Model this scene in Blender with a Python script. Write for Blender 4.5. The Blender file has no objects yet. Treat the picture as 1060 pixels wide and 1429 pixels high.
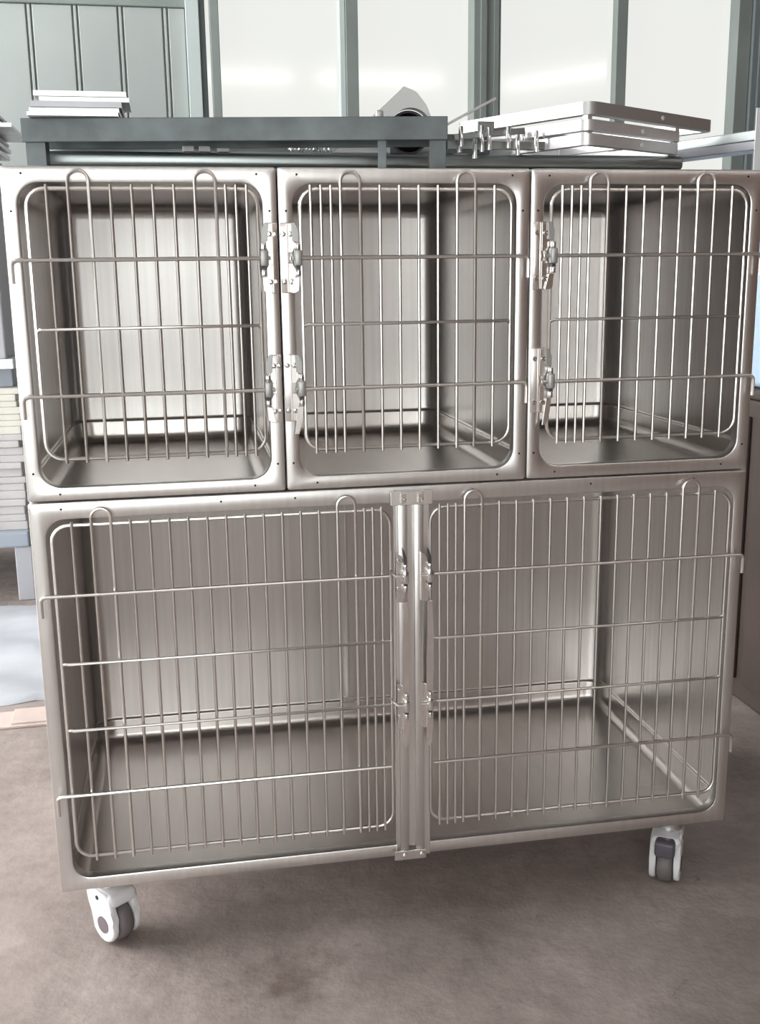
import bpy, bmesh, math, random
from mathutils import Vector, Matrix
random.seed(7)
PI = math.pi
sc = bpy.context.scene
COL = sc.collection
BZ = 0.125                      # height of the cage bank's underside above the floor
W = 1.22

# ------------------------------------------------------------------ materials
def new_mat(name):
    m = bpy.data.materials.new(name); m.use_nodes = True
    nt = m.node_tree
    return m, nt, nt.nodes['Principled BSDF']

def plain(name, col, rough=.5, metal=0.0, spec=.5, var=0.0, scale=20, bump=0.0):
    m, nt, b = new_mat(name)
    b.inputs['Base Color'].default_value = (*col, 1)
    b.inputs['Roughness'].default_value = rough
    b.inputs['Metallic'].default_value = metal
    b.inputs['Specular IOR Level'].default_value = spec
    if var or bump:
        tc = nt.nodes.new('ShaderNodeTexCoord')
        n = nt.nodes.new('ShaderNodeTexNoise'); n.inputs['Scale'].default_value = scale
        n.inputs['Detail'].default_value = 5
        nt.links.new(tc.outputs['Object'], n.inputs['Vector'])
        if var:
            r = nt.nodes.new('ShaderNodeValToRGB')
            r.color_ramp.elements[0].position = .3; r.color_ramp.elements[1].position = .7
            r.color_ramp.elements[0].color = (*[max(0, c*(1-var)) for c in col], 1)
            r.color_ramp.elements[1].color = (*[min(1, c*(1+var)) for c in col], 1)
            nt.links.new(n.outputs['Fac'], r.inputs['Fac']); nt.links.new(r.outputs['Color'], b.inputs['Base Color'])
        if bump:
            bp = nt.nodes.new('ShaderNodeBump'); bp.inputs['Strength'].default_value = bump
            bp.inputs['Distance'].default_value = .01
            nt.links.new(n.outputs['Fac'], bp.inputs['Height']); nt.links.new(bp.outputs['Normal'], b.inputs['Normal'])
    return m

def brushed(name, col, r0, r1, stretch=(220, 220, 3), bump=.03, wave=0.0, cvar=.06):
    """brushed stainless steel: fine grain, stretched along one axis, over slow roughness patches"""
    m, nt, b = new_mat(name)
    b.inputs['Metallic'].default_value = 1.0
    tc = nt.nodes.new('ShaderNodeTexCoord')
    mp = nt.nodes.new('ShaderNodeMapping'); mp.inputs['Scale'].default_value = stretch
    nt.links.new(tc.outputs['Object'], mp.inputs['Vector'])
    n = nt.nodes.new('ShaderNodeTexNoise'); n.inputs['Scale'].default_value = 1.0; n.inputs['Detail'].default_value = 1
    nt.links.new(mp.outputs['Vector'], n.inputs['Vector'])
    n2 = nt.nodes.new('ShaderNodeTexNoise'); n2.inputs['Scale'].default_value = 4.0; n2.inputs['Detail'].default_value = 0
    nt.links.new(tc.outputs['Object'], n2.inputs['Vector'])
    mix = nt.nodes.new('ShaderNodeMath'); mix.operation = 'ADD'
    a = nt.nodes.new('ShaderNodeMath'); a.operation = 'MULTIPLY'; a.inputs[1].default_value = .0
    c = nt.nodes.new('ShaderNodeMath'); c.operation = 'MULTIPLY'; c.inputs[1].default_value = 1.0
    nt.links.new(n.outputs['Fac'], a.inputs[0]); nt.links.new(n2.outputs['Fac'], c.inputs[0])
    nt.links.new(a.outputs[0], mix.inputs[0]); nt.links.new(c.outputs[0], mix.inputs[1])
    mr = nt.nodes.new('ShaderNodeMapRange'); mr.inputs['From Min'].default_value = .3; mr.inputs['From Max'].default_value = .7
    mr.inputs['To Min'].default_value = r0; mr.inputs['To Max'].default_value = r1
    nt.links.new(mix.outputs[0], mr.inputs['Value']); nt.links.new(mr.outputs['Result'], b.inputs['Roughness'])
    r = nt.nodes.new('ShaderNodeValToRGB')
    r.color_ramp.elements[0].position = .3; r.color_ramp.elements[1].position = .7
    r.color_ramp.elements[0].color = (*[x*(1-cvar) for x in col], 1)
    r.color_ramp.elements[1].color = (*[min(1, x*(1+cvar)) for x in col], 1)
    nt.links.new(n.outputs['Fac'], r.inputs['Fac']); nt.links.new(r.outputs['Color'], b.inputs['Base Color'])
    bp = nt.nodes.new('ShaderNodeBump'); bp.inputs['Strength'].default_value = bump; bp.inputs['Distance'].default_value = .0003
    nt.links.new(n.outputs['Fac'], bp.inputs['Height'])
    if wave:                                   # slow dents of thin sheet metal
        b2 = nt.nodes.new('ShaderNodeBump'); b2.inputs['Strength'].default_value = wave; b2.inputs['Distance'].default_value = .03
        n2.inputs['Scale'].default_value = 4.0; n2.inputs['Detail'].default_value = 0.0
        nt.links.new(n2.outputs['Fac'], b2.inputs['Height']); nt.links.new(b2.outputs['Normal'], bp.inputs['Normal'])
    if bump or wave: nt.links.new(bp.outputs['Normal'], b.inputs['Normal'])
    return m

M = {}
M['frame'] = brushed('frame_steel', (.82, .80, .785), .29, .36, (90, 90, 5), .0, .0, .04)
M['liner'] = brushed('liner_steel', (.70, .67, .655), .29, .35, (90, 90, 1.0), .0, .0, .05)
M['tray'] = brushed('tray_steel', (.65, .615, .59), .285, .31, (40, 3, 40), .0, .0, .03)
M['wire'] = plain('wire_steel', (.86, .83, .80), .30, 1.0)
M['plate'] = brushed('plate_steel', (.88, .85, .83), .2, .38, (120, 120, 30), .05, .25)
M['chrome'] = plain('chrome', (.85, .85, .84), .15, 1.0)
M['dull'] = plain('dull_cast_steel', (.50, .50, .49), .45, .8)
M['darkmetal'] = plain('dark_metal', (.085, .08, .09), .45, .3)
M['hole'] = plain('drilled_hole', (.03, .03, .03), .8)
M['black_steel'] = plain('black_steel', (.15, .17, .175), .45, .3, var=.35, scale=14, bump=.2)  # black lifted towards grey, haze put into the colour
M['grey_panel'] = brushed('grey_panel_steel', (.36, .39, .385), .25, .42, (3, 120, 120), .04, .2)
M['sheet'] = plain('bare_sheet_metal', (.74, .73, .74), .35, .7, var=.12, scale=8)
M['sheet_dark'] = plain('grey_sheet_metal', (.42, .42, .45), .4, .6, var=.12, scale=8)
M['plastic_white'] = plain('white_plastic', (.80, .80, .82), .35)
M['plastic_dark'] = plain('dark_plastic', (.10, .09, .11), .4)
M['tread'] = plain('grey_rubber', (.17, .15, .15), .5)
M['hub'] = plain('hub_grey', (.16, .13, .14), .6)
M['board_cream'] = plain('cream_board', (.66, .64, .57), .7, var=.08, scale=15)
M['board_grey'] = plain('pale_grey_board', (.52, .50, .49), .7, var=.08, scale=15)
M['paint_blue'] = plain('blue_grey_paint', (.33, .37, .42), .5)
M['paint_grey'] = plain('grey_paint', (.40, .40, .43), .5, var=.1, scale=3)
M['paint_pale'] = plain('pale_paint', (.72, .74, .76), .45)
M['brown'] = plain('brown_machine_paint', (.062, .044, .037), .5, var=.25, scale=3)
M['bluebox'] = plain('pale_blue_plastic', (.48, .62, .76), .45)
M['film'] = plain('pale_plastic_film', (.52, .54, .57), .28, var=.10, scale=5, bump=.25)
M['cardboard'] = plain('pale_cardboard', (.62, .50, .45), .8, var=.1, scale=10)
M['foam'] = plain('white_foam', (.80, .80, .79), .8)
M['siding'] = plain('grey_green_siding', (.345, .375, .36), .5, var=.10, scale=1.4)
M['groove'] = plain('siding_groove', (.16, .19, .19), .6)
M['mullion'] = plain('grey_green_mullion', (.22, .25, .235), .45, var=.1, scale=3)
M['teal'] = plain('pale_teal_paint', (.50, .565, .55), .4)
M['wallpaint'] = plain('wall_paint', (.50, .49, .46), .8, var=.08, scale=1)
M['wallbrown'] = plain('brown_wall', (.24, .165, .135), .8, var=.2, scale=.8)
M['ceil'] = plain('ceiling_sheet', (.22, .225, .23), .7, var=.1, scale=1)

def emit(name, col, s):
    m, nt, b = new_mat(name)
    b.inputs['Base Color'].default_value = (.02, .02, .02, 1)
    b.inputs['Roughness'].default_value = .5
    b.inputs['Emission Color'].default_value = (*col, 1)
    b.inputs['Emission Strength'].default_value = s
    return m
M['daylight'] = emit('daylit_window', (.98, .985, 1.0), 13.5)
M['front_fill'] = emit('added_front_window', (.955, 1.0, .985), 3.7)  # glowing pane added out of view, reflected by the upper cages
M['roof_fill'] = emit('added_skylight', (.98, 1.0, 1.0), 1.6)  # added overhead fill, out of view
M['tube'] = emit('lamp_tube', (1, .98, .94), 26.0)

def frosted():
    m, nt, b = new_mat('frosted_daylit_glass')
    b.inputs['Base Color'].default_value = (.05, .055, .05, 1)
    b.inputs['Roughness'].default_value = .09
    b.inputs['Specular IOR Level'].default_value = .6
    b.inputs['Emission Color'].default_value = (.99, 1.0, .955, 1)
    b.inputs['Emission Strength'].default_value = .72
    return m
M['glass'] = frosted()

def concrete():
    m, nt, b = new_mat('worn_concrete')
    tc = nt.nodes.new('ShaderNodeTexCoord')
    def noise(scale, detail, rough=.6, dist=0):
        n = nt.nodes.new('ShaderNodeTexNoise'); n.inputs['Scale'].default_value = scale
        n.inputs['Detail'].default_value = detail; n.inputs['Roughness'].default_value = rough
        n.inputs['Distortion'].default_value = dist
        nt.links.new(tc.outputs['Object'], n.inputs['Vector']); return n
    n1 = noise(3.2, 8, .6, .3); n2 = noise(26, 6, .65); n3 = noise(9, 4, .7, .8)
    r1 = nt.nodes.new('ShaderNodeValToRGB')
    r1.color_ramp.elements[0].position = .30; r1.color_ramp.elements[0].color = (.23, .188, .168, 1)
    r1.color_ramp.elements[1].position = .72; r1.color_ramp.elements[1].color = (.45, .38, .35, 1)
    nt.links.new(n1.outputs['Fac'], r1.inputs['Fac'])
    r2 = nt.nodes.new('ShaderNodeValToRGB')
    r2.color_ramp.elements[0].position = .25; r2.color_ramp.elements[0].color = (.80, .79, .78, 1)
    r2.color_ramp.elements[1].position = .75; r2.color_ramp.elements[1].color = (1.12, 1.12, 1.12, 1)
    nt.links.new(n2.outputs['Fac'], r2.inputs['Fac'])
    mx = nt.nodes.new('ShaderNodeMix'); mx.data_type = 'RGBA'; mx.blend_type = 'MULTIPLY'; mx.inputs[0].default_value = 1
    nt.links.new(r1.outputs['Color'], mx.inputs[6]); nt.links.new(r2.outputs['Color'], mx.inputs[7])
    r3 = nt.nodes.new('ShaderNodeValToRGB')      # sparse dark scuffs
    r3.color_ramp.elements[0].position = .27; r3.color_ramp.elements[0].color = (.66, .62, .60, 1)
    r3.color_ramp.elements[1].position = .36; r3.color_ramp.elements[1].color = (1, 1, 1, 1)
    nt.links.new(n3.outputs['Fac'], r3.inputs['Fac'])
    m2 = nt.nodes.new('ShaderNodeMix'); m2.data_type = 'RGBA'; m2.blend_type = 'MULTIPLY'; m2.inputs[0].default_value = 1
    nt.links.new(mx.outputs[2], m2.inputs[6]); nt.links.new(r3.outputs['Color'], m2.inputs[7])
    # one oily stain with a ragged edge, in front of the cage bank
    ds = nt.nodes.new('ShaderNodeVectorMath'); ds.operation = 'DISTANCE'; ds.inputs[1].default_value = (.37, -.13, 0)
    nt.links.new(tc.outputs['Object'], ds.inputs[0])
    sb = nt.nodes.new('ShaderNodeMath'); sb.operation = 'MULTIPLY_ADD'; sb.inputs[1].default_value = .34
    n4 = noise(17, 6, .7)
    nt.links.new(n4.outputs['Fac'], sb.inputs[0]); nt.links.new(ds.outputs['Value'], sb.inputs[2])
    r4 = nt.nodes.new('ShaderNodeValToRGB')
    r4.color_ramp.elements[0].position = .17; r4.color_ramp.elements[0].color = (.62, .58, .56, 1)
    r4.color_ramp.elements[1].position = .27; r4.color_ramp.elements[1].color = (1, 1, 1, 1)
    nt.links.new(sb.outputs[0], r4.inputs['Fac'])
    m3 = nt.nodes.new('ShaderNodeMix'); m3.data_type = 'RGBA'; m3.blend_type = 'MULTIPLY'; m3.inputs[0].default_value = 1
    nt.links.new(m2.outputs[2], m3.inputs[6]); nt.links.new(r4.outputs['Color'], m3.inputs[7])
    nt.links.new(m3.outputs[2], b.inputs['Base Color'])
    b.inputs['Roughness'].default_value = .55
    bp = nt.nodes.new('ShaderNodeBump'); bp.inputs['Strength'].default_value = .35; bp.inputs['Distance'].default_value = .01
    nt.links.new(n2.outputs['Fac'], bp.inputs['Height']); nt.links.new(bp.outputs['Normal'], b.inputs['Normal'])
    return m
M['concrete'] = concrete()

# ------------------------------------------------------------------ mesh helpers
def link(name, bm, mat, parent=None, smooth=False, loc=None, sharp=40):
    me = bpy.data.meshes.new(name)
    bmesh.ops.recalc_face_normals(bm, faces=bm.faces)
    if smooth:
        for f in bm.faces: f.smooth = True
        for e in bm.edges:
            if len(e.link_faces) == 2 and e.calc_face_angle(0) > math.radians(sharp): e.smooth = False
    bm.to_mesh(me); bm.free()
    me.materials.append(M[mat] if isinstance(mat, str) else mat)
    o = bpy.data.objects.new(name, me); COL.objects.link(o)
    if parent: o.parent = parent
    if loc: o.location = loc
    return o

def tag(o, label, cat, group=None):
    o['label'] = label; o['category'] = cat
    if group: o['group'] = group
    return o
def struct(o): o['kind'] = 'structure'; return o
def thing(name, loc, label, cat, group=None, rz=0):
    o = bpy.data.objects.new(name, None); COL.objects.link(o); o.empty_display_size = .1
    o.location = loc; o.rotation_euler = (0, 0, rz)
    return tag(o, label, cat, group)

def add_box(bm, x0, x1, y0, y1, z0, z1, bev=0, seg=2, mtx=None):
    ps = [(x, y, z) for z in (z0, z1) for y in (y0, y1) for x in (x0, x1)]
    v = [bm.verts.new(p) for p in ps]
    fs = [bm.faces.new([v[i] for i in f]) for f in ((0, 2, 3, 1), (4, 5, 7, 6), (0, 1, 5, 4), (2, 6, 7, 3), (0, 4, 6, 2), (1, 3, 7, 5))]
    if bev:
        es = {e for f in fs for e in f.edges}
        r = bmesh.ops.bevel(bm, geom=list(es), offset=bev, segments=seg, affect='EDGES', profile=.5)
        v = list({vv for f in r['faces'] for vv in f.verts} | {x for x in v if x.is_valid})
    if mtx: bmesh.ops.transform(bm, matrix=mtx, verts=[x for x in v if x.is_valid])
    return bm
def box(*a, **k):
    bm = bmesh.new(); add_box(bm, *a, **k); return bm

def add_tube(bm, pts, r, n=8, closed=False):
    pts = [Vector(p) for p in pts]; N = len(pts)
    tang = []
    for i in range(N):
        a = pts[(i-1) % N] if (closed or i) else pts[i]
        b = pts[(i+1) % N] if (closed or i < N-1) else pts[i]
        tang.append((b-a).normalized())
    t0 = tang[0]; u = t0.orthogonal().normalized()
    rings = []
    for i in range(N):
        t = tang[i]; u = (u - t*u.dot(t)).normalized(); w = t.cross(u)
        rings.append([bm.verts.new(pts[i] + r*(math.cos(2*PI*k/n)*u + math.sin(2*PI*k/n)*w)) for k in range(n)])
    for i in range(N if closed else N-1):
        A, B = rings[i], rings[(i+1) % N]
        off = 0
        if closed and i == N-1:
            off = min(range(n), key=lambda o: (A[0].co-B[o].co).length)
        for k in range(n):
            bm.faces.new((A[k], A[(k+1) % n], B[(k+1+off) % n], B[(k+off) % n]))
    if not closed:
        bm.faces.new(rings[0][::-1]); bm.faces.new(rings[-1])
    return bm
def tube(pts, r, n=8, closed=False):
    bm = bmesh.new(); add_tube(bm, pts, r, n, closed); return bm

def rr(x0, x1, z0, z1, r, n=6):
    """rounded rectangle, counter-clockwise from the lower right corner"""
    out = []
    for cx, cz, a0 in ((x1-r, z0+r, -PI/2), (x1-r, z1-r, 0), (x0+r, z1-r, PI/2), (x0+r, z0+r, PI)):
        for k in range(n+1):
            a = a0 + PI/2*k/n
            out.append((cx+r*math.cos(a), cz+r*math.sin(a)))
    return out
def bridge(bm, loops, closed=True, cap0=False, cap1=False):
    rs = [[bm.verts.new(p) for p in l] for l in loops]
    for A, B in zip(rs, rs[1:]):
        n = len(A)
        for k in range(n if closed else n-1):
            bm.faces.new((A[k], A[(k+1) % n], B[(k+1) % n], B[k]))
    if cap0: bm.faces.new(rs[0][::-1])
    if cap1: bm.faces.new(rs[-1])
    return rs
def lathe(profile, n=24, axis='z'):
    """profile: (radius, height) pairs, closed at the ends"""
    bm = bmesh.new()
    loops = []
    for r, h in profile:
        l = []
        for k in range(n):
            a = 2*PI*k/n
            p = (r*math.cos(a), r*math.sin(a), h)
            if axis == 'y': p = (p[0], p[2], p[1])
            if axis == 'x': p = (p[2], p[0], p[1])
            l.append(p)
        loops.append(l)
    bridge(bm, loops, True, True, True)
    return bm
def extrude_outline(pts, y0, y1, bev=0):
    """outline in x,z extruded along y"""
    bm = bmesh.new()
    a = [bm.verts.new((x, y0, z)) for x, z in pts]; b = [bm.verts.new((x, y1, z)) for x, z in pts]
    n = len(pts)
    f0 = bm.faces.new(a); f1 = bm.faces.new(b[::-1])
    for k in range(n): bm.faces.new((a[k], b[k], b[(k+1) % n], a[(k+1) % n]))
    if bev:
        bmesh.ops.bevel(bm, geom=list(f0.edges)+list(f1.edges), offset=bev, segments=2, affect='EDGES', profile=.5)
    return bm

# ------------------------------------------------------------------ cage parts (local: x right, y back, z up)
DEPTH = .655
def face_frame(w, h, ox0, ox1, oz0, oz1, r=.03):
    bm = bmesh.new(); N = 8
    out = lambda i, y: [(x, y, z) for x, z in rr(i, w-i, i, h-i, .0045, N)]
    inn = lambda i, y: [(x, y, z) for x, z in rr(ox0+i, ox1-i, oz0+i, oz1-i, r-i, N)]
    loops = [out(0, .03), out(0, .003), out(.0010, .0008), out(.003, 0),
             inn(-.003, 0), inn(-.0008, .0010), inn(0, .0035), inn(0, .02)]
    bridge(bm, loops)
    return bm
def casing(w, h):
    bm = bmesh.new()
    g = .0015
    l = [[(x, y, z) for x, z in rr(g, w-g, g, h-g, .004, 3)] for y in (.0305, DEPTH)]
    bridge(bm, l, True, False, True)
    return bm
def liner(w, h, ox0, ox1, oz0, oz1, tray_h=.045):
    """pressed interior: coved tray, step line, walls with rounded vertical corners, ceiling"""
    wx0, wx1, zt = ox0-.006, ox1+.006, oz1+.008
    zf = oz0-.016
    yb = .60; yf = .0205
    def U(ins, z, r=.035, n=6):
        x0, x1, y1 = wx0+ins, wx1-ins, yb-ins
        p = [(x0, yf, z)]
        for k in range(1, 7): p.append((x0, yf+(y1-r-yf)*k/7, z))
        for k in range(n+1):
            a = PI - PI/2*k/n; p.append((x0+r+r*math.cos(a), y1-r+r*math.sin(a), z))
        for k in range(1, 7): p.append((x0+r+(x1-x0-2*r)*k/7, y1, z))
        for k in range(n+1):
            a = PI/2 - PI/2*k/n; p.append((x1-r+r*math.cos(a), y1-r+r*math.sin(a), z))
        for k in range(1, 7): p.append((x1, y1-r-(y1-r-yf)*k/7, z))
        p.append((x1, yf, z)); return p
    prof = [(.027, zf)]
    for k in range(1, 7):
        a = PI/2*k/6
        prof.append((.027-.020*math.sin(a), zf+.020*(1-math.cos(a))))
    prof += [(.0055, zf+tray_h-.003), (.005, zf+tray_h-.001), (.004, zf+tray_h), (.002, zf+tray_h), (.001, zf+tray_h+.0008), (0, zf+tray_h+.004)]
    walls = [(0, zf+tray_h+.004), (0, zt-.028)]
    for k in range(1, 6):
        a = PI/2*k/5
        walls.append((.028*(1-math.cos(a)), zt-.028+.028*math.sin(a)))
    bt = bmesh.new()
    rs = bridge(bt, [U(i, z) for i, z in prof], False)
    bt.faces.new(rs[0])
    # front lip of the tray, up to the opening's lower edge
    x0, x1 = wx0+.027, wx1-.027
    a = rs[0][0], rs[0][-1]
    b = [bt.verts.new((x1, yf, oz0-.0)), bt.verts.new((x0, yf, oz0-.0))]
    bt.faces.new((a[0], a[1], b[0], b[1]))
    for sgn in (0, -1):                        # end plates closing the tray's coved section behind the frame
        xo = wx0 if sgn == 0 else wx1
        pv = [l[sgn] for l in rs]
        q = [bt.verts.new(v.co + Vector((0, -.0001, 0))) for v in pv] + [bt.verts.new((xo, yf-.0001, zf))]
        bt.faces.new(q)
    bw = bmesh.new()
    rs = bridge(bw, [U(i, z) for i, z in walls], False)
    bw.faces.new(rs[-1][::-1])
    return bt, bw

def bend(p0, corner, p1, r, n=5):
    """arc points rounding the corner between p0 and p1"""
    p0, c, p1 = Vector(p0), Vector(corner), Vector(p1)
    a = (p0-c).normalized(); b = (p1-c).normalized()
    A = c+a*r; B = c+b*r; o = c+a*r+b*r
    out = []
    for k in range(n+1):
        t = k/n*PI/2
        out.append(tuple(o - b*r*math.cos(t) - a*r*math.sin(t)))
    return out

def bars_mesh(x, z0, z1, y, r): return tube([(x, y, z0), (x, y, z1)], r, 8)

def make_door(parent, w, h, uprights, hoops, cross, mirror, x0, z0, latch_reach, hook_dx, hook_drop):
    """wire door; template has its latch side at x = 0, mirror flips it. x0,z0: ring's lower left corner"""
    R, r = .0031, .0025
    fx = (lambda x: x0+w-x) if mirror else (lambda x: x0+x)
    ring = [(x0+x, -.0035, z0+z) for x, z in rr(0, w, 0, h, .026, 6)]
    d = link('door', tube(ring, R, 8, True), 'wire', parent, True)
    d['label'] = 'steel wire door with hooked hinge rods'
    hp = set(sum(([a, b] for a, b in hoops), []))
    for i, ux in enumerate(uprights):
        if i in hp: continue
        link('vertical_bar', bars_mesh(fx(ux), z0-.006, z0+h+.006, -.0088, r), 'wire', d, True)
    for a, b in hoops:
        xa, xb = sorted((fx(uprights[a]), fx(uprights[b])))
        rad = (xb-xa)/2; top = z0+h+.026-rad
        pts = [(xa, -.0088, z0-.006), (xa, -.0088, top)]
        pts += [(xa+rad-rad*math.cos(t*PI/10), -.0088, top+rad*math.sin(t*PI/10)) for t in range(1, 10)]
        pts += [(xb, -.0088, top), (xb, -.0088, z0-.006)]
        link('hoop_bar', tube(pts, .0027, 8), 'wire', d, True)
    for z, kind in cross:
        y = -.0140
        if kind == 'hook':
            e = fx(w+hook_dx); s = fx(-latch_reach)
            p0, c, p1 = (s, y, z0+z), (e, y, z0+z), (e, y, z0+z-hook_drop)
            pts = [p0] + bend(p0, c, p1, .008) + [p1]
            link('hinge_rod', tube(pts, .0031, 8), 'wire', d, True)
        else:
            a, b = fx(.002), fx(w-.002)
            sgn = 1 if b > a else -1
            pts = [(a, -.0035, z0+z-.004), (a+sgn*.004, -.010, z0+z), (a+sgn*.009, y, z0+z), (b-sgn*.009, y, z0+z), (b-sgn*.004, -.010, z0+z), (b, -.0035, z0+z-.004)]
            link('crossbar', tube(pts, r, 8), 'wire', d, True)
    return d

def screw_mesh(x, y, z, r=.0042):
    bm = bmesh.new()
    l = []
    for rad, dy in ((r, 0), (r, -.0012), (r*.75, -.0026), (r*.35, -.0028), (r*.3, -.0018)):
        l.append([(x+rad*math.cos(2*PI*k/12), y+dy, z+rad*math.sin(2*PI*k/12)) for k in range(12)])
    bridge(bm, l, True, True, True)
    return bm

def make_latch(parent, xp, xk, z, s=1, tall=.107, wd=.026, tail=False):
    """plate between the cage edge and the door, with a clasp knob on the door rod at xk. s=+1: door lies to the right"""
    a, b = sorted((xp, xp+s*wd))
    hz = tall/2
    pl = link('latch', box(a, b, -.004, -.0004, z-hz, z+hz, .0012), 'plate', parent, True)
    pl['label'] = 'film-flecked steel latch'
    mid = xp+s*wd*.42
    link('latch_groove', box(min(mid, mid+s*.0022), max(mid, mid+s*.0022), -.0062, -.004, z-hz+.001, z+hz-.001, .0005), 'wire', pl)
    # raised clasp leaf, waisted where the rod passes
    f0, f1 = mid+s*.0022, xp+s*wd
    for sg in (1, -1):
        zz = [z+sg*.008, z+sg*(hz-.010), z+sg*(hz-.001)]
        pts = [(f0, zz[0]), (f1-s*.003, zz[0]), (f1+s*.001, z+sg*.016), (f1+s*.001, zz[1]), (f1-s*.003, zz[2]), (f0, zz[2])]
        link('latch_leaf', extrude_outline(pts, -.0070, -.0042, .0006), 'plate', pl)
        for xx, yy in ((xp+s*wd*.22, -.004), (xp+s*wd*.74, -.007)):
            link('screw', screw_mesh(xx, yy, z+sg*.036), 'chrome', pl, True)
    # knob clamped on the rod, collars above and below, lever leaf behind the door's edge
    k = link('latch_knob', box(xk-.0058, xk+.0058, -.0235, -.0062, z-.0125, z+.0125, .003, 2), 'dull', pl, True)
    for sg, mt in ((1, 'chrome'), (-1, 'chrome')):
        bm = lathe([(.0001, 0), (.0042, 0), (.0045, .001), (.0045, .008), (.0038, .010), (.0001, .010)], 12)
        link('collar', bm, mt, pl, True, (xk, -.0145, z+(.0125 if sg > 0 else -.0275)))
    link('latch_stem', box(xk-.0036, xk+.0036, -.0185, -.011, z-.0175, z-.0125, .0008), 'darkmetal', pl)
    lv = [(xk-s*.007, z+.026), (xk+s*.002, z+.022), (xk+s*.003, z+.040), (xk-s*.003, z+hz), (xk-s*.009, z+hz)]
    link('latch_lever', extrude_outline(lv, -.0115, -.0085, .0006), 'dull', pl)
    lv = [(xk-s*.006, z-.029), (xk+s*.003, z-.028), (xk+s*.001, z-.050), (xk-s*.005, z-hz-(.020 if tail else 0)), (xk-s*.012, z-hz-(.020 if tail else 0))]
    link('latch_tongue', extrude_outline(lv, -.0115, -.0085, .0006), 'plate', pl)
    return pl

def hole(parent, x, z, r=.0022):
    link('screw_hole', lathe([(.0001, 0), (r, 0), (r, .0012), (.0001, .0012)], 10, 'y'), 'hole', parent, False, (x, -.0006, z))

# ---- three small cages of the upper row
CW = W/3; UH = .505
ups = [.0165, .0325, .048, .063, .094, .125, .156, .187, .218, .249, .279, .310]
def small_cage(i, label):
    w = CW-.0016; x = i*CW+.0008
    t = thing('small_cage', (x, 0, BZ+.680), label, 'cage', 'small upper cages')
    ox0, ox1, oz0, oz1 = .0225, w-.0225, .022, .481
    link('casing', casing(w, UH), 'frame', t)
    ff = link('face_frame', face_frame(w, UH, ox0, ox1, oz0, oz1, .032), 'frame', t, True)
    bt, bw = liner(w, UH, ox0, ox1, oz0, oz1)
    link('floor_tray', bt, 'tray', t, True); link('interior_wall', bw, 'liner', t, True)
    mir = (i == 0)
    dx0 = .035 if mir else .033
    make_door(t, .340, .405, ups, [(3, 4), (9, 10)], [(.302, 'hook'), (.200, 'cross'), (.099, 'hook')], mir, dx0, .067, .014 if not mir else .017, .026, .034)
    for hx, hz in ((.05, .011), (w-.05, .011), (.012, .045), (w-.012, .045), (.03, .494), (w-.03, .494), (.012, .44), (w-.012, .44)):
        hole(ff, hx, hz, .0018)
    for zz, tail in ((.369, False), (.167, True)):
        if mir: make_latch(t, w-.0015, w-.024, zz, -1, .107, .017)
        elif i == 1: make_latch(t, .0015, .027, zz, 1, .107, .021, tail)
        else: make_latch(t, .004, .034, zz, 1, .107, .026, tail)
    return t
small_cage(0, 'left small stainless cage of the upper row, door latched on its right edge')
small_cage(1, 'middle small stainless cage of the upper row, between the two other small cages')
small_cage(2, 'right small stainless cage of the upper row, nearest the dark cabinet')

# ---- wide lower cage on casters
LH = .678
low = thing('wide_cage', (0, 0, BZ), 'wide stainless bottom cage with two wire doors on white casters', 'cage')
link('casing', casing(W, LH), 'frame', low)
lf = link('face_frame', face_frame(W, LH, .024, W-.022, .023, .650, .030), 'frame', low, True)
bt, bw = liner(W, LH, .024, W-.022, .023, .650, .050)
link('floor_tray', bt, 'tray', low, True); link('interior_wall', bw, 'liner', low, True)
for hx in (.05, .3, .42, .72, .93, 1.12): hole(lf, hx, .667, .0018)
lps = [.0155, .030, .044] + [.059+.0302*k for k in range(16)]
crs = [(.462, 'hook'), (.347, 'cross'), (.232, 'cross'), (.117, 'hook')]
make_door(low, .544, .575, lps, [(3, 4), (16, 17)], crs, True, .033, .066, -.004, .023, .034)
make_door(low, .544, .575, lps, [(3, 4), (16, 17)], crs, False, .645, .066, -.004, .026, .034)
# stubs of latch rod on each door's inner edge
# centre post
post = link('centre_post', box(.582, .644, -.004, -.0005, .001, .672, .0008), 'frame', low)
link('post_rail', box(.589, .6045, -.013, -.004, .012, .650, .0015), 'frame', post, True)
link('post_rail', box(.6165, .632, -.013, -.004, .012, .650, .0015), 'frame', post, True)
link('post_return', box(.582, .5838, -.0095, -.004, .012, .645, .0005), 'frame', post)
tp = link('top_plate', box(.576, .647, -.0165, -.0132, .649, .673, .0008), 'plate', post)
bp_ = link('bottom_plate', box(.5775, .634, -.0165, -.0132, .001, .018, .0008), 'plate', post)
for xx in (.597, .626):
    # folded tab with a screw: an upper tongue and a lower hook
    bm = bmesh.new()
    add_box(bm, xx-.0045, xx+.0045, -.0195, -.0165, .660, .669, .0008)
    add_box(bm, xx-.0045, xx-.0005, -.0225, -.0165, .654, .662, .0008)
    add_box(bm, xx-.0045, xx+.0040, -.0215, -.0165, .6535, .656, .0006)
    link('folded_tab', bm, 'wire', tp)
    link('screw', screw_mesh(xx+.002, -.0165, .6585, .0036), 'chrome', tp, True)
for xx in (.596, .627):
    link('screw', screw_mesh(xx, -.0165, .009, .0048), 'chrome', bp_, True)
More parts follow.
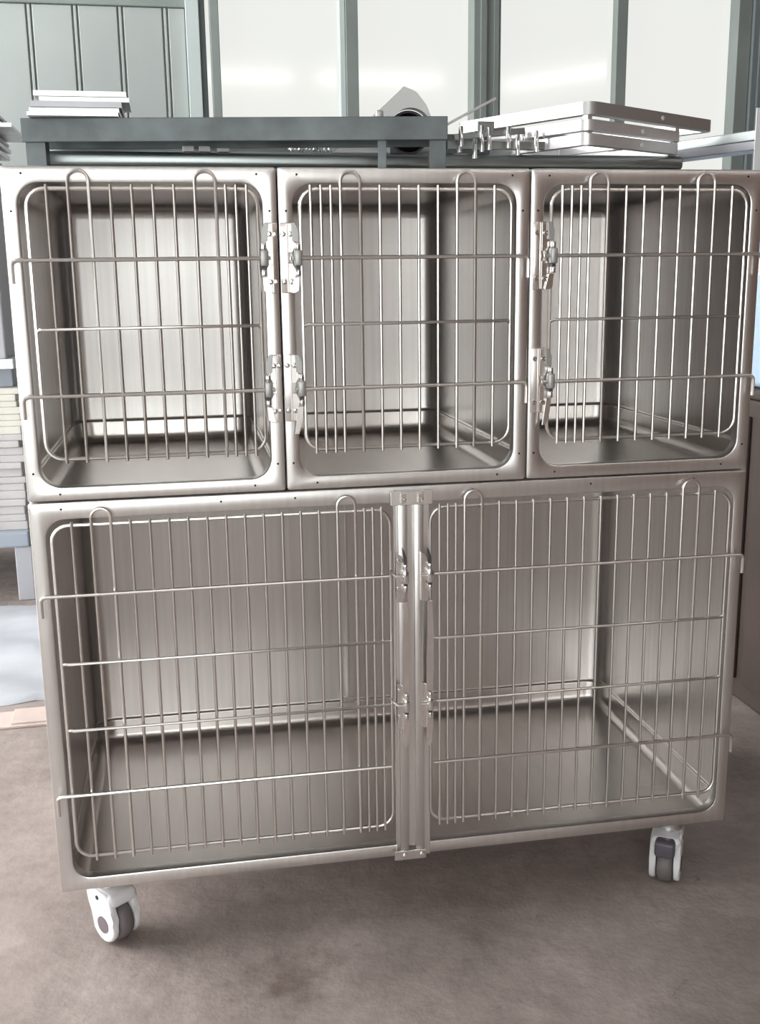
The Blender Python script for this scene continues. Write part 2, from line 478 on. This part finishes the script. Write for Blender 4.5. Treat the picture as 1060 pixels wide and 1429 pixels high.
# two long latch bars with their clasps
for s, xr in ((-1, .5985), (1, .6405)):
    pts = [(-.0035, .483), (.0045, .483), (.0065, .430), (.0072, .385), (.0060, .340), (.0055, .27), (.0045, .225), (-.0015, .218), (-.0065, .235), (-.0045, .262), (-.0055, .30), (-.0060, .385), (-.0045, .430)]
    bar = link('latch_bar', extrude_outline([(xr+a, z) for a, z in pts], -.0215, -.0178, .0008), 'plate', low)
    bar['label'] = 'long pale latch bar'
    for z in (.528, .298):
        c = link('latch_bracket', extrude_outline([(xr-.014, z-.045), (xr-.003, z-.047), (xr+.001, z-.030), (xr+.001, z+.018), (xr-.005, z+.034), (xr-.014, z+.040)], -.0175, -.0135, .0008), 'plate', low)
        link('latch_knob', box(xr-.0052, xr+.0052, -.0300, -.0180, z-.0115, z+.0115, .0028, 2), 'chrome', c, True)
        for dz in (.0115, -.0255):
            link('collar', lathe([(.0001, 0), (.0038, 0), (.0041, .001), (.0041, .008), (.0034, .010), (.0001, .010)], 12), 'chrome', c, True, (xr, -.024, z+dz))
        link('latch_stem', box(xr-.0034, xr+.0034, -.027, -.0215, z-.0155, z-.0115, .0006), 'darkmetal', c)
        if s < 0:
            for dz in (.026, -.022): link('screw', screw_mesh(xr-.0105, -.0175, z+dz, .0034), 'chrome', c, True)
            link('latch_rod', tube([(xr-.021, -.0040, z+.008), (xr-.020, -.014, z+.003), (xr-.015, -.0215, z), (xr-.004, -.0235, z)], .0024, 8), 'wire', c, True)
        else:
            link('latch_rod', tube([(xr-.016, -.0235, z), (xr+.004, -.0235, z), (xr+.009, -.014, z+.001)], .0024, 8), 'wire', c, True)
    link('lever_tip', extrude_outline([(xr-.0045, .578), (xr-.001, .572), (xr+.0028, .560), (xr+.0035, .542), (xr-.0010, .542), (xr-.0022, .558)], -.0222, -.0182, .0006), 'darkmetal', low)
# centre rail on the back wall with its bottom bracket
rl = link('back_rail', box(.583, .589, .580, .5995, .07, .63, .0015), 'liner', low)
link('rail_bracket', box(.567, .600, .588, .5995, .054, .068, .0015), 'plate', rl)

# casters
def caster(parent, x, y, rz, trail, pedal, label=None):
    """swivel caster; stem at (x,y), wheel offset 'trail' along the local +x"""
    c = link('caster', lathe([(.0001, .0993), (.022, .0993), (.0245, .101), (.0245, .110), (.021, .1125), (.026, .114), (.026, .1185), (.019, .1205), (.019, .1245), (.0001, .1245)], 24), 'chrome', parent, True)
    c.location = (x, y, -BZ); c.rotation_euler = (0, 0, rz)
    if label: c['label'] = label
    u = trail; zc = .0375
    # fork cheek outline, rolling direction = x
    def cheek():
        p = []
        for k in range(13):
            a = math.radians(-130 + k*20)       # from lower back, round the front
            p.append((u+.0335*math.cos(a), zc+.0335*math.sin(a)))
        p = [q for q in p if q[1] < zc+.020]
        p += [(u+.029, .070), (u+.025, .088), (u+.014, .0975), (-.020, .0985), (-.0265, .094), (-.0275, .082), (-.021, .068), (u-.030, .052), (u-.0335, zc), (u-.030, .020)]
        return p
    pts = cheek()
    for s in (-1, 1):
        y0, y1 = sorted((s*.0165, s*.0285))
        f = link('fork_cheek', extrude_outline(pts, y0, y1, .0035), 'plastic_white', c, True, sharp=50)
        link('hub_cap', lathe([(.0001, 0), (.0155, 0), (.0155, .0008), (.013, .0014), (.0001, .0014)], 24, 'y'), 'hub', c, False, (u, s*.0285-(0.0002 if s > 0 else .0012), zc))
        link('rivet', lathe([(.0001, 0), (.0042, 0), (.0042, .001), (.0001, .001)], 12, 'y'), 'hole', c, False, (u*.35, s*.0285-(0 if s > 0 else .001), .085))
    link('fork_crown', box(-.0265, u+.0285, -.0280, .0280, .073, .0992, .009, 4), 'plastic_white', c, True)
    wpro = [(.0001, -.0145), (.030, -.0145), (.0345, -.012), (.0372, -.006), (.0375, 0), (.0372, .006), (.0345, .012), (.030, .0145), (.0001, .0145)]
    link('wheel', lathe(wpro, 40, 'y'), 'tread', c, True, (u, 0, zc))
    if pedal:
        link('brake_pedal', box(u+.012, u+.047, -.0185, .0185, .067, .0985, .006, 3), 'plastic_dark', c, True)
    return c
caster(low, .072, .062, math.radians(-52), .020, False, 'swivelled white caster, side cap showing')
caster(low, 1.128, .045, math.radians(-121), .022, True, 'white caster with dark brake pedal')
caster(low, .075, .590, math.radians(-60), .020, False)
caster(low, 1.140, .590, math.radians(-90), .020, False)

# ------------------------------------------------------------------ things lying on the cages' roof
ZT = BZ+1.185+.0004
tag(link('steel_panel', box(.012, 1.200, .240, .60, ZT, ZT+.023, .006, 3), 'grey_panel', None, True), 'long grey steel panel lying directly on the cage roof', 'metal panel')
tag(link('steel_panel', box(.020, 1.192, .243, .585, ZT+.0235, ZT+.049, .008, 3), 'grey_panel', None, True), 'upper long grey steel panel, stacked on another panel on the roof', 'metal panel')
ZP = ZT+.0495
tag(link('steel_panel', box(.030, .775, .345, .58, ZP+.0003, ZP+.030, .004, 3), 'grey_panel', None, True), 'shorter dark grey panel on top of the two long ones, behind the black channel', 'metal panel')
# dark channel on legs spanning the left half
ch = thing('black_channel', (.362, .190, ZT), 'long black steel channel on short legs, over the left and middle cages', 'steel channel', None, math.radians(-7))
bm = bmesh.new()
add_box(bm, -.348, .348, -.045, -.039, .055, .092, .001); add_box(bm, -.348, .348, -.039, .05, .086, .092, .001); add_box(bm, -.348, .348, .05, .056, .055, .092, .001)
link('channel', bm, 'black_steel', ch)
for x0, x1 in ((-.344, -.312), (.232, .246), (.318, .346)):
    bm = bmesh.new()
    add_box(bm, x0, x1, -.038, -.034, 0, .0855, .0006); add_box(bm, x1-.004, x1, -.034, -.012, 0, .0855, .0006)
    link('leg', bm, 'black_steel', ch)
link('rod', tube([(-.31, -.040+.012, .062), (-.02, -.028, .060)], .0025), 'dull', ch, True)
ZC = ZT+.0925
# five bare sheets on the channel, left
zs = ZC
ordn = ['lowest', 'second lowest', 'middle', 'second highest', 'topmost']
for k, (xa, xb, th, tilt, dy) in enumerate([(.036, .178, .0040, .0, 0), (.040, .180, .0050, -.006, .003), (.042, .184, .0075, .010, -.002), (.056, .196, .0055, .012, .004), (.048, .192, .0065, .008, 0)]):
    w = xb-xa
    bm = box(-w/2, w/2, -.045, .06, 0, th, .0006)
    # folded lip on the front edge
    add_box(bm, -w/2, w/2, -.046, -.0445, 0, th+.0015, 0)
    o = link('folded_sheet', bm, 'sheet' if k != 2 else 'sheet_dark', None)
    o.location = ((xa+xb)/2-.010, .205+dy, zs); o.rotation_euler = (0, 0, tilt)
    tag(o, '%s of the five bare metal sheets piled on the black channel' % ordn[k], 'metal sheet', 'metal sheets on the black channel')
    zs += th+.0019
# pipe and bent white sheet behind the channel's right end
bm = bmesh.new()
circ = lambda r, y, n=32: [(r*math.cos(2*PI*k/n), y, r*math.sin(2*PI*k/n)) for k in range(n)]
rs = bridge(bm, [circ(.038, 0), circ(.038, .11), circ(.034, .11), circ(.034, .02), circ(.001, .02)], True, False, True); bridge(bm, [circ(.034, .02), circ(.034, 0), circ(.038, 0)])
bmesh.ops.remove_doubles(bm, verts=bm.verts, dist=1e-5)
pb = link('dark_pipe', bm, 'darkmetal', None, True, (.672, .2745, ZP+.0385))
tag(pb, 'short dark pipe behind the arched opening of the pale foam wedge', 'pipe')
wedge = [(-.140, 0), (-.013, .113), (.010, .104), (.028, .082), (.040, .055), (.043, .0385), (.043, 0), (.0388, 0)]
wedge += [(.0388*math.cos(PI*k/20), .0385+.0388*math.sin(PI*k/20)) for k in range(21)] + [(-.0388, 0)]
o = link('foam_wedge', extrude_outline(wedge, 0, .022), 'foam', None, False, (.672, .252, ZP+.0005))
tag(o, 'pale peaked foam wedge with an arched cutout, behind the right end of the black channel', 'foam piece')
tag(link('end_block', box(.588, .600, .135, .150, ZC, ZC+.012, .002), 'dull', None, True), 'small grey block beside the pale foam wedge', 'block')
# twisted coil lying on the panels, seen under the channel
pts = [(.452+.078*k/120, .256+.0045*math.cos(k*PI/5), ZP+.0063+.0045*math.sin(k*PI/5)) for k in range(121)]
tag(link('coil_spring', tube(pts, .0014, 6), 'chrome', None, True), 'slim coil spring lying under the black channel', 'spring')
for k, (x, l) in enumerate(((.278, 'left'), (.306, 'middle'), (.338, 'right'))):
    tag(link('foam_block', box(x-.010, x+.010, .246, .27, ZP, ZP+.009, .0015), 'foam', None), '%s one of three small white blocks under the channel' % l, 'block', 'small white blocks')

# folded door frames stacked on the right: three tubes bent to rectangles
def rect_frame(L1, L2, h, wd, r=.02):
    N = 6
    bm = bmesh.new()
    o = rr(0, L1, 0, L2, r, N); i = rr(wd, L1-wd, wd, L2-wd, max(.004, r-wd), N)
    lo = [[(x, y, 0) for x, y in o], [(x, y, h) for x, y in o], [(x, y, h) for x, y in i], [(x, y, 0) for x, y in i], [(x, y, 0) for x, y in o]]
    bridge(bm, lo); bmesh.ops.remove_doubles(bm, verts=bm.verts, dist=1e-5)
    return bm
fr = [('lowest', 'sheet', (.948, .105, ZP+.0005), 30, .275, .30, .019), ('middle', 'sheet', (.945, .098, ZP+.0235), 31, .285, .30, .018), ('topmost', 'dull', (.948, .100, ZP+.0495), 31, .385, .32, .021)]
for k, (nm, mt, loc, ang, L1, L2, h) in enumerate(fr):
    o = link('metal_frame', rect_frame(L1, L2, h, .016), mt, None, True)
    o.location = loc; o.rotation_euler = (0, 0, math.radians(ang))
    for cx, cy in ((.012, .012), (L1-.012, .012), (.012, L2-.012)):
        if k < 2: link('corner_lug', box(cx-.006, cx+.006, cy-.006, cy+.006, h, fr[k+1][2][2]-loc[2]-.0004, .001), 'sheet', o)
    link('hole_cap', lathe([(.0001, 0), (.004, 0), (.004, .001), (.0001, .001)], 10, 'y'), 'foam', o, False, (L1*.55, -.0010, h*.5))
    tag(o, '%s of the three rectangular steel tube frames on the roof\'s right half' % nm, 'metal frame', 'steel tube frames')
# hinge bars with pegs
def peg_bar(x0, x1, y, z, dz, pegs, label, h=.010, rz=0, mt='grey_panel'):
    t = thing('peg_bar', ((x0+x1)/2, y, z), label, 'hinge bar', 'hinge bars')
    L = x1-x0; sl = dz/L
    m = Matrix.Rotation(-math.atan2(dz, L), 4, 'Y')
    bm = bmesh.new(); add_box(bm, -L/2, L/2, -.005, .005, 0, h, .0012); bmesh.ops.transform(bm, matrix=m, verts=bm.verts)
    link('bar', bm, mt, t)
    for px, up, dn in pegs:
        xx = px-(x0+x1)/2; zz = xx*sl
        link('peg', lathe([(.0001, zz-dn), (.0040, zz-dn), (.0040, zz+h+up), (.0030, zz+h+up+.0015), (.0001, zz+h+up+.0015)], 12), 'chrome', t, True, (xx, -.0098, 0))
    return t
peg_bar(.728, .855, .165, ZP+.018, .012, [(.738, .010, .012), (.775, .008, .024), (.788, .004, .022), (.822, .002, .022)], 'upper pegged hinge bar to the right of the black channel')
peg_bar(.722, .900, .192, ZP+.0005, .0, [(.742, .006, .006), (.770, .014, .016), (.848, .012, .01), (.882, .016, .004)], 'lower pegged hinge bar lying beneath the upper one', .014)
peg_bar(.800, .925, .222, ZP+.015, .010, [(.842, .018, .002), (.868, .008, .004), (.905, .012, .006)], 'pegged hinge bar behind, tucked under the tube frames', .010, 0, 'sheet')
# tilted flat strip
bm = box(-.055, .055, -.006, .006, -.0022, .0022, .0006); bmesh.ops.transform(bm, matrix=Matrix.Rotation(-math.radians(27), 4, 'Y'), verts=bm.verts)
tag(link('flat_strip', bm, 'sheet', None, False, (.762, .20, ZP+.062)), 'thin bright strip tilted up beside the black channel', 'metal strip')
tag(link('small_plate', box(.782, .812, .206, .210, ZP+.028, ZP+.050, .0006), 'grey_panel', None), 'small square grey plate below the tilted strip', 'metal plate')
tag(link('folded_plate', box(.712, .818, .252, .2565, ZP+.0003, ZP+.034, .001), 'black_steel', None), 'dark plate on edge behind the pegged hinge bars', 'metal plate')
# flat strips at the right end
for k, (cx, cy, z, L, wd, th, rz, rx, mt, lab) in enumerate([
        (1.252, .290, ZP+.0003, .30, .05, .016, -16, 0, 'sheet_dark', 'lowest grey strip piled at the roof right end'),
        (1.262, .280, ZP+.0168, .30, .05, .018, -18, 0, 'grey_panel', 'topmost grey strip piled at the roof right end')]):
    o = link('flat_strip', box(-L/2, L/2, -wd/2, wd/2, 0, th, .0015), mt, None)
    o.location = (cx, cy, z); o.rotation_euler = (0, 0, math.radians(rz-50))
    tag(o, lab, 'metal strip')
# white angle standing at the far right
bm = bmesh.new()
add_box(bm, -.008, .008, -.0012, .0012, 0, .098, .0004); add_box(bm, .0056, .008, .0012, .014, 0, .098, .0004)
tag(link('angle_bracket', bm, 'paint_pale', None, False, (1.2105, .010, ZT)), 'short white steel angle standing upright at the roof right corner', 'bracket')

# ------------------------------------------------------------------ left rear: low bench, boards, shelf cabinet, sheets
bn = thing('low_bench', (-.95, 2.55, 0), 'low grey steel bench carrying the board stack', 'bench')
link('bench_top', box(-.65, .605, -.34, .45, .205, .26, .006), 'paint_blue', bn)
for lx in (-.56, .58):
    for ly in (-.33, .40):
        link('leg', box(lx-.030, lx+.030, ly, ly+.05, .0005, .205, .004), 'paint_grey', bn)
z = .2605
nb = 20
words = ['bottom', 'second', 'third', 'fourth', 'fifth', 'sixth', 'seventh', 'eighth', 'ninth', 'tenth', 'eleventh', 'twelfth', 'thirteenth', 'fourteenth', 'fifteenth', 'sixteenth', 'seventeenth', 'eighteenth', 'nineteenth', 'twentieth']
hs = [.034, .030, .034, .026, .034, .030, .026, .034, .026, .028, .032, .026, .026, .030, .024, .026, .028, .024, .026, .024]
for k in range(nb):
    cream = k >= 13
    dx = random.uniform(-.012, .006)
    h = hs[k]
    o = link('flat_board', box(-.60, .60, -.26, .26, 0, h-.003, .003), 'board_cream' if cream else 'board_grey', None)
    o.location = (-.945+dx, 2.52+random.uniform(-.01, .01), z); o.rotation_euler = (0, 0, random.uniform(-.006, .006))
    tag(o, '%s board%s in the flat stack on the low bench' % (words[k] if k else 'bottom', '' if k == 0 else ' from the bottom'), 'board', 'boards stacked on the low bench')
    z += h-.0025
zst = z
cb = thing('grey_cabinet', (-.95, 2.50, zst+.0005), 'grey steel cabinet resting on the stack of flat boards', 'cabinet')
link('recess', box(-.58, .58, -.18, .25, 0, .070, .003), 'paint_blue', cb)
link('shelf_board', box(-.62, .60, -.26, .27, .070, .105, .003), 'paint_pale', cb)
link('body', box(-.60, .575, -.24, .26, .105, .69, .006), 'paint_grey', cb)
link('body_rim', box(-.61, .590, -.25, .27, .69, .72, .004), 'paint_pale', cb)
z = zst+.0005+.7205
for k, (xe, h, rz) in enumerate([(-.378, .030, 0), (-.385, .030, .01), (-.38, .026, -.02), (-.40, .030, .03), (-.372, .028, 0), (-.365, .026, .01), (-.372, .022, 0), (-.30, .016, .02), (-.345, .030, -.01), (-.35, .022, .015)]):
    L = .9
    bm = box(-L/2, L/2, -.20, .22, 0, h*.55, .001); add_box(bm, -L/2, L/2, -.205, -.199, 0, h*.85, 0)
    o = link('tray_sheet', bm, 'sheet' if k % 3 else 'sheet_dark', None)
    o.location = (xe-L/2, 2.50, z); o.rotation_euler = (0, 0, rz*.5)
    tag(o, '%s folded metal tray of the pile on the grey cabinet' % (words[k] + ('' if k == 0 else ' from the bottom')), 'metal tray', 'metal trays on the grey cabinet')
    z += h*.9

# film and cardboard on the floor behind the left edge
bm = bmesh.new()
nx, ny = 40, 36
grid = [[bm.verts.new((-1.9+2.7*i/nx, 1.19+.97*j/ny + (.03*math.sin(i*1.3)*random.random() if j in (0, ny) else 0), .0015+.010*random.random()*random.random()+.006*(1+math.sin(i*.8+j*.5)))) for i in range(nx+1)] for j in range(ny+1)]
for j in range(ny):
    for i in range(nx): bm.faces.new((grid[j][i], grid[j][i+1], grid[j+1][i+1], grid[j+1][i]))
for v in bm.verts:
    if v.is_boundary: v.co.z = .001
o = link('plastic_sheet', bm, 'film', None, True, sharp=180)
tag(o, 'crumpled pale blue plastic sheet spread on the floor behind the cages', 'plastic sheet')
bm = bmesh.new()
add_box(bm, -.25, .25, -.062, .045, 0, .006, .001)
m_ = Matrix.Translation((-.0, -.03, .006)) @ Matrix.Rotation(math.radians(4), 4, 'X')
add_box(bm, -.19, .2, -.02, .065, .001, .006, .001, 2, m_)
o = link('cardboard_sheet', bm, 'cardboard', None); o.location = (-.06, 1.09, .0005); o.rotation_euler = (0, 0, .02)
tag(o, 'flattened pale cardboard on the floor in front of the plastic sheet', 'cardboard')

# ------------------------------------------------------------------ right rear: dark cabinet with a pale blue tub on it
dc = thing('dark_cabinet', (2.10, 1.10, 0), 'dark brown steel cabinet standing behind the right side of the cages', 'cabinet')
link('body', box(-.405, .5, -.90, .9, .0005, .825, .012), 'brown', dc)
link('worktop', box(-.41, .51, -.91, .91, .826, .848, .006), 'brown', dc)
for y0 in (-.88, -.28, .32):
    dd = link('door', box(-.416, -.4055, y0, y0+.56, .06, .78, .003), 'brown', dc)
    link('handle', tube([(-.416, y0+.06, .50), (-.432, y0+.06, .51), (-.432, y0+.06, .60), (-.416, y0+.06, .61)], .005), 'dull', dd, True)
bm = bmesh.new()
l = []
for z, i in ((0, .03), (.006, .012), (.02, 0), (.36, -.012), (.372, -.022), (.38, -.022), (.38, -.010), (.03, .012)):
    l.append([(x, y, z) for x, y in rr(-.2+i, .2-i, -.3+i, .3-i, .045, 6)])
bridge(bm, l, True, True, True)
tag(link('plastic_tub', bm, 'bluebox', None, True, (1.915, 1.02, .8485)), 'pale blue plastic tub on top of the dark cabinet', 'tub')

# ------------------------------------------------------------------ the room
XL, XR, YF, YB, ZCEIL = -3.6, 6.5, -4.4, 3.5, 4.0
struct(link('floor', box(XL-.2, XR+.2, YF-.2, YB+.2, -.1, 0), 'concrete'))
struct(link('ceiling', box(XL-.2, XR+.2, YF-.2, YB+.2, ZCEIL, ZCEIL+.1), 'ceil'))
# back wall: sill wall, siding on the left, window band on the right
struct(link('wall_back', (lambda b: (add_box(b, XL, XR, YB, YB+.15, 0, 1.0), add_box(b, XL, XR, YB, YB+.15, 3.2, ZCEIL), b)[2])(bmesh.new()), 'wallpaint'))
bm = bmesh.new()
add_box(bm, XL, .325, YB+.005, YB+.12, 1.0, 3.2)
xs = [-.352, -.155, .040, .236]
while xs[0] > XL+.3: xs.insert(0, xs[0]-.196)
prev = XL
for x in xs:                                             # raised flats between double grooves
    add_box(bm, prev, x-.014, YB-.012, YB+.005, 1.0, 2.345, .003); add_box(bm, x-.006, x+.006, YB-.012, YB+.005, 1.0, 2.345, .002); prev = x+.014
add_box(bm, prev, .322, YB-.012, YB+.005, 1.0, 2.345, .003)
struct(link('wall_back', bm, 'siding'))
struct(link('trim_1', box(XL, .325, YB-.03, YB+.004, 2.347, 2.42, .003), 'mullion'))
for n, (a, b, mt, y0) in enumerate([(.325, .385, 'teal', YB-.05), (.385, .412, 'groove', YB-.02), (.432, .472, 'mullion', YB-.05), (1.022, 1.048, 'teal', YB-.035), (1.049, 1.106, 'mullion', YB-.05),
                                   (1.650, 1.780, 'mullion', YB-.08), (2.376, 2.430, 'mullion', YB-.03), (2.990, 3.060, 'mullion', YB-.06), (3.062, 3.30, 'groove', YB-.08), (3.95, 4.02, 'mullion', YB-.05), (4.7, 4.85, 'mullion', YB-.05)]):
    bm = box(a, b, y0, YB+.1, 1.0, 3.2, .003)
    if b-a > .09: add_box(bm, a+.03, a+.06, y0-.012, y0, 1.0, 3.2, .002); add_box(bm, b-.035, b-.01, y0-.008, y0, 1.0, 3.2, .002)
    struct(link('trim_%d' % (n+2), bm, mt))
for n, (a, b) in enumerate([(.412, .432), (.472, 1.022), (1.106, 1.65), (1.78, 2.376), (2.43, 2.99), (3.30, 3.95), (4.02, 4.7), (4.85, 6.5)]):
    w_ = struct(link('window_%d' % (n+1), box(a, b, YB+.03, YB+.045, 1.0, 3.2), 'glass'))
# left wall with daylit openings
def wall_with_windows(name, axis, at, lo, hi, wins, mat, t=.15, n0=1, glow='daylight'):
    bm = bmesh.new()
    def B(a, b, z0, z1):
        if b-a < .01 or z1-z0 < .01: return
        if axis == 'x': add_box(bm, at, at+t, a, b, z0, z1)
        else: add_box(bm, a, b, at, at+t, z0, z1)
    cur = lo
    for a, b, z0, z1 in wins:
        B(cur, a, 0, ZCEIL); B(a, b, 0, z0); B(a, b, z1, ZCEIL); cur = b
    B(cur, hi, 0, ZCEIL)
    struct(link(name, bm, mat))
    for k, (a, b, z0, z1) in enumerate(wins):
        bm = box(at+t*.4, at+t*.5, a, b, z0, z1) if axis == 'x' else box(a, b, at+t*.4, at+t*.5, z0, z1)
        p = struct(link('window_%d' % (n0+k), bm, glow))
        bm = bmesh.new(); m = max(1, round((b-a)/1.0))
        for q in range(1, m):
            c = a+(b-a)*q/m
            if axis == 'x': add_box(bm, at+t*.2, at+t*.6, c-.03, c+.03, z0, z1)
            else: add_box(bm, c-.03, c+.03, at+t*.2, at+t*.6, z0, z1)
        if m > 1: struct(link('trim_%d' % (20+n0+k), bm, 'mullion'))
        else: bm.free()
wall_with_windows('wall_left', 'x', XL-.15, YF, YB, [(-.3, 3.2, .5, 3.4)], 'wallpaint', n0=10)
wall_with_windows('wall_right', 'x', XR, YF, YB, [], 'wallbrown', n0=14)
wall_with_windows('wall_front', 'y', YF-.15, XL, XR, [(-3.4, .7, .5, 2.6)], 'wallbrown', n0=16, glow='front_fill')  # front window added behind the camera to brighten the steel's reflections
# unseen roof pane added for illumination, then the ceiling lamps
for k, (x0, x1, y0, y1) in enumerate([(-2.6, -1.4, -4, 2.5)]):
    struct(link('window_%d' % (20+k), box(x0, x1, y0, y1, ZCEIL-.012, ZCEIL-.004), 'roof_fill'))
def lamp(x, y, z, L, rz, label):
    t = thing('tube_lamp', (x, y, z), label, 'lamp', 'ceiling tube lamps', rz)
    link('housing', box(-L/2, L/2, -.05, .05, .02, .07, .006), 'paint_pale', t)
    link('tube', tube([(-L/2+.02, 0, 0), (L/2-.02, 0, 0)], .016, 10), 'tube', t, True)
    link('hanger', tube([(-L/3, 0, .07), (-L/3, 0, ZCEIL-z)], .003), 'dull', t); link('hanger', tube([(L/3, 0, .07), (L/3, 0, ZCEIL-z)], .003), 'dull', t)
lamp(2.6, -3.9, 3.4, 1.5, 0, 'ceiling tube lamp, nearer the front wall')
lamp(1.0, -3.9, 3.4, 1.2, 0, 'ceiling tube lamp, nearer the added front window')
lamp(4.6, -3.6, 3.4, 1.5, .9, 'ceiling tube lamp hanging askew')

# ------------------------------------------------------------------ camera
right = Vector((0.98373013, -0.17920013, -0.0127416)); up = Vector((0.0507275, 0.20903348, 0.97659189)); fwd = Vector((0.17234197, 0.96134922, -0.21472291))
cam = bpy.data.cameras.new('camera'); co = bpy.data.objects.new('camera', cam); COL.objects.link(co)
co.matrix_world = Matrix(((right.x, up.x, -fwd.x, .2590217), (right.y, up.y, -fwd.y, -1.684062), (right.z, up.z, -fwd.z, 1.012367+BZ), (0, 0, 0, 1)))
cam.sensor_fit = 'VERTICAL'; cam.sensor_height = 24.0; cam.lens = 1466.155/1429*24.0
cam.clip_start = .02
sc.camera = co

w = bpy.data.worlds.new('world'); sc.world = w; w.use_nodes = True
w.node_tree.nodes['Background'].inputs['Color'].default_value = (.85, .9, 1, 1)
w.node_tree.nodes['Background'].inputs['Strength'].default_value = .6
sc.view_settings.view_transform = 'Standard'; sc.view_settings.look = 'None'
sc.view_settings.gamma = 1.0; sc.view_settings.use_curve_mapping = False
sc.view_settings.exposure = 0.2
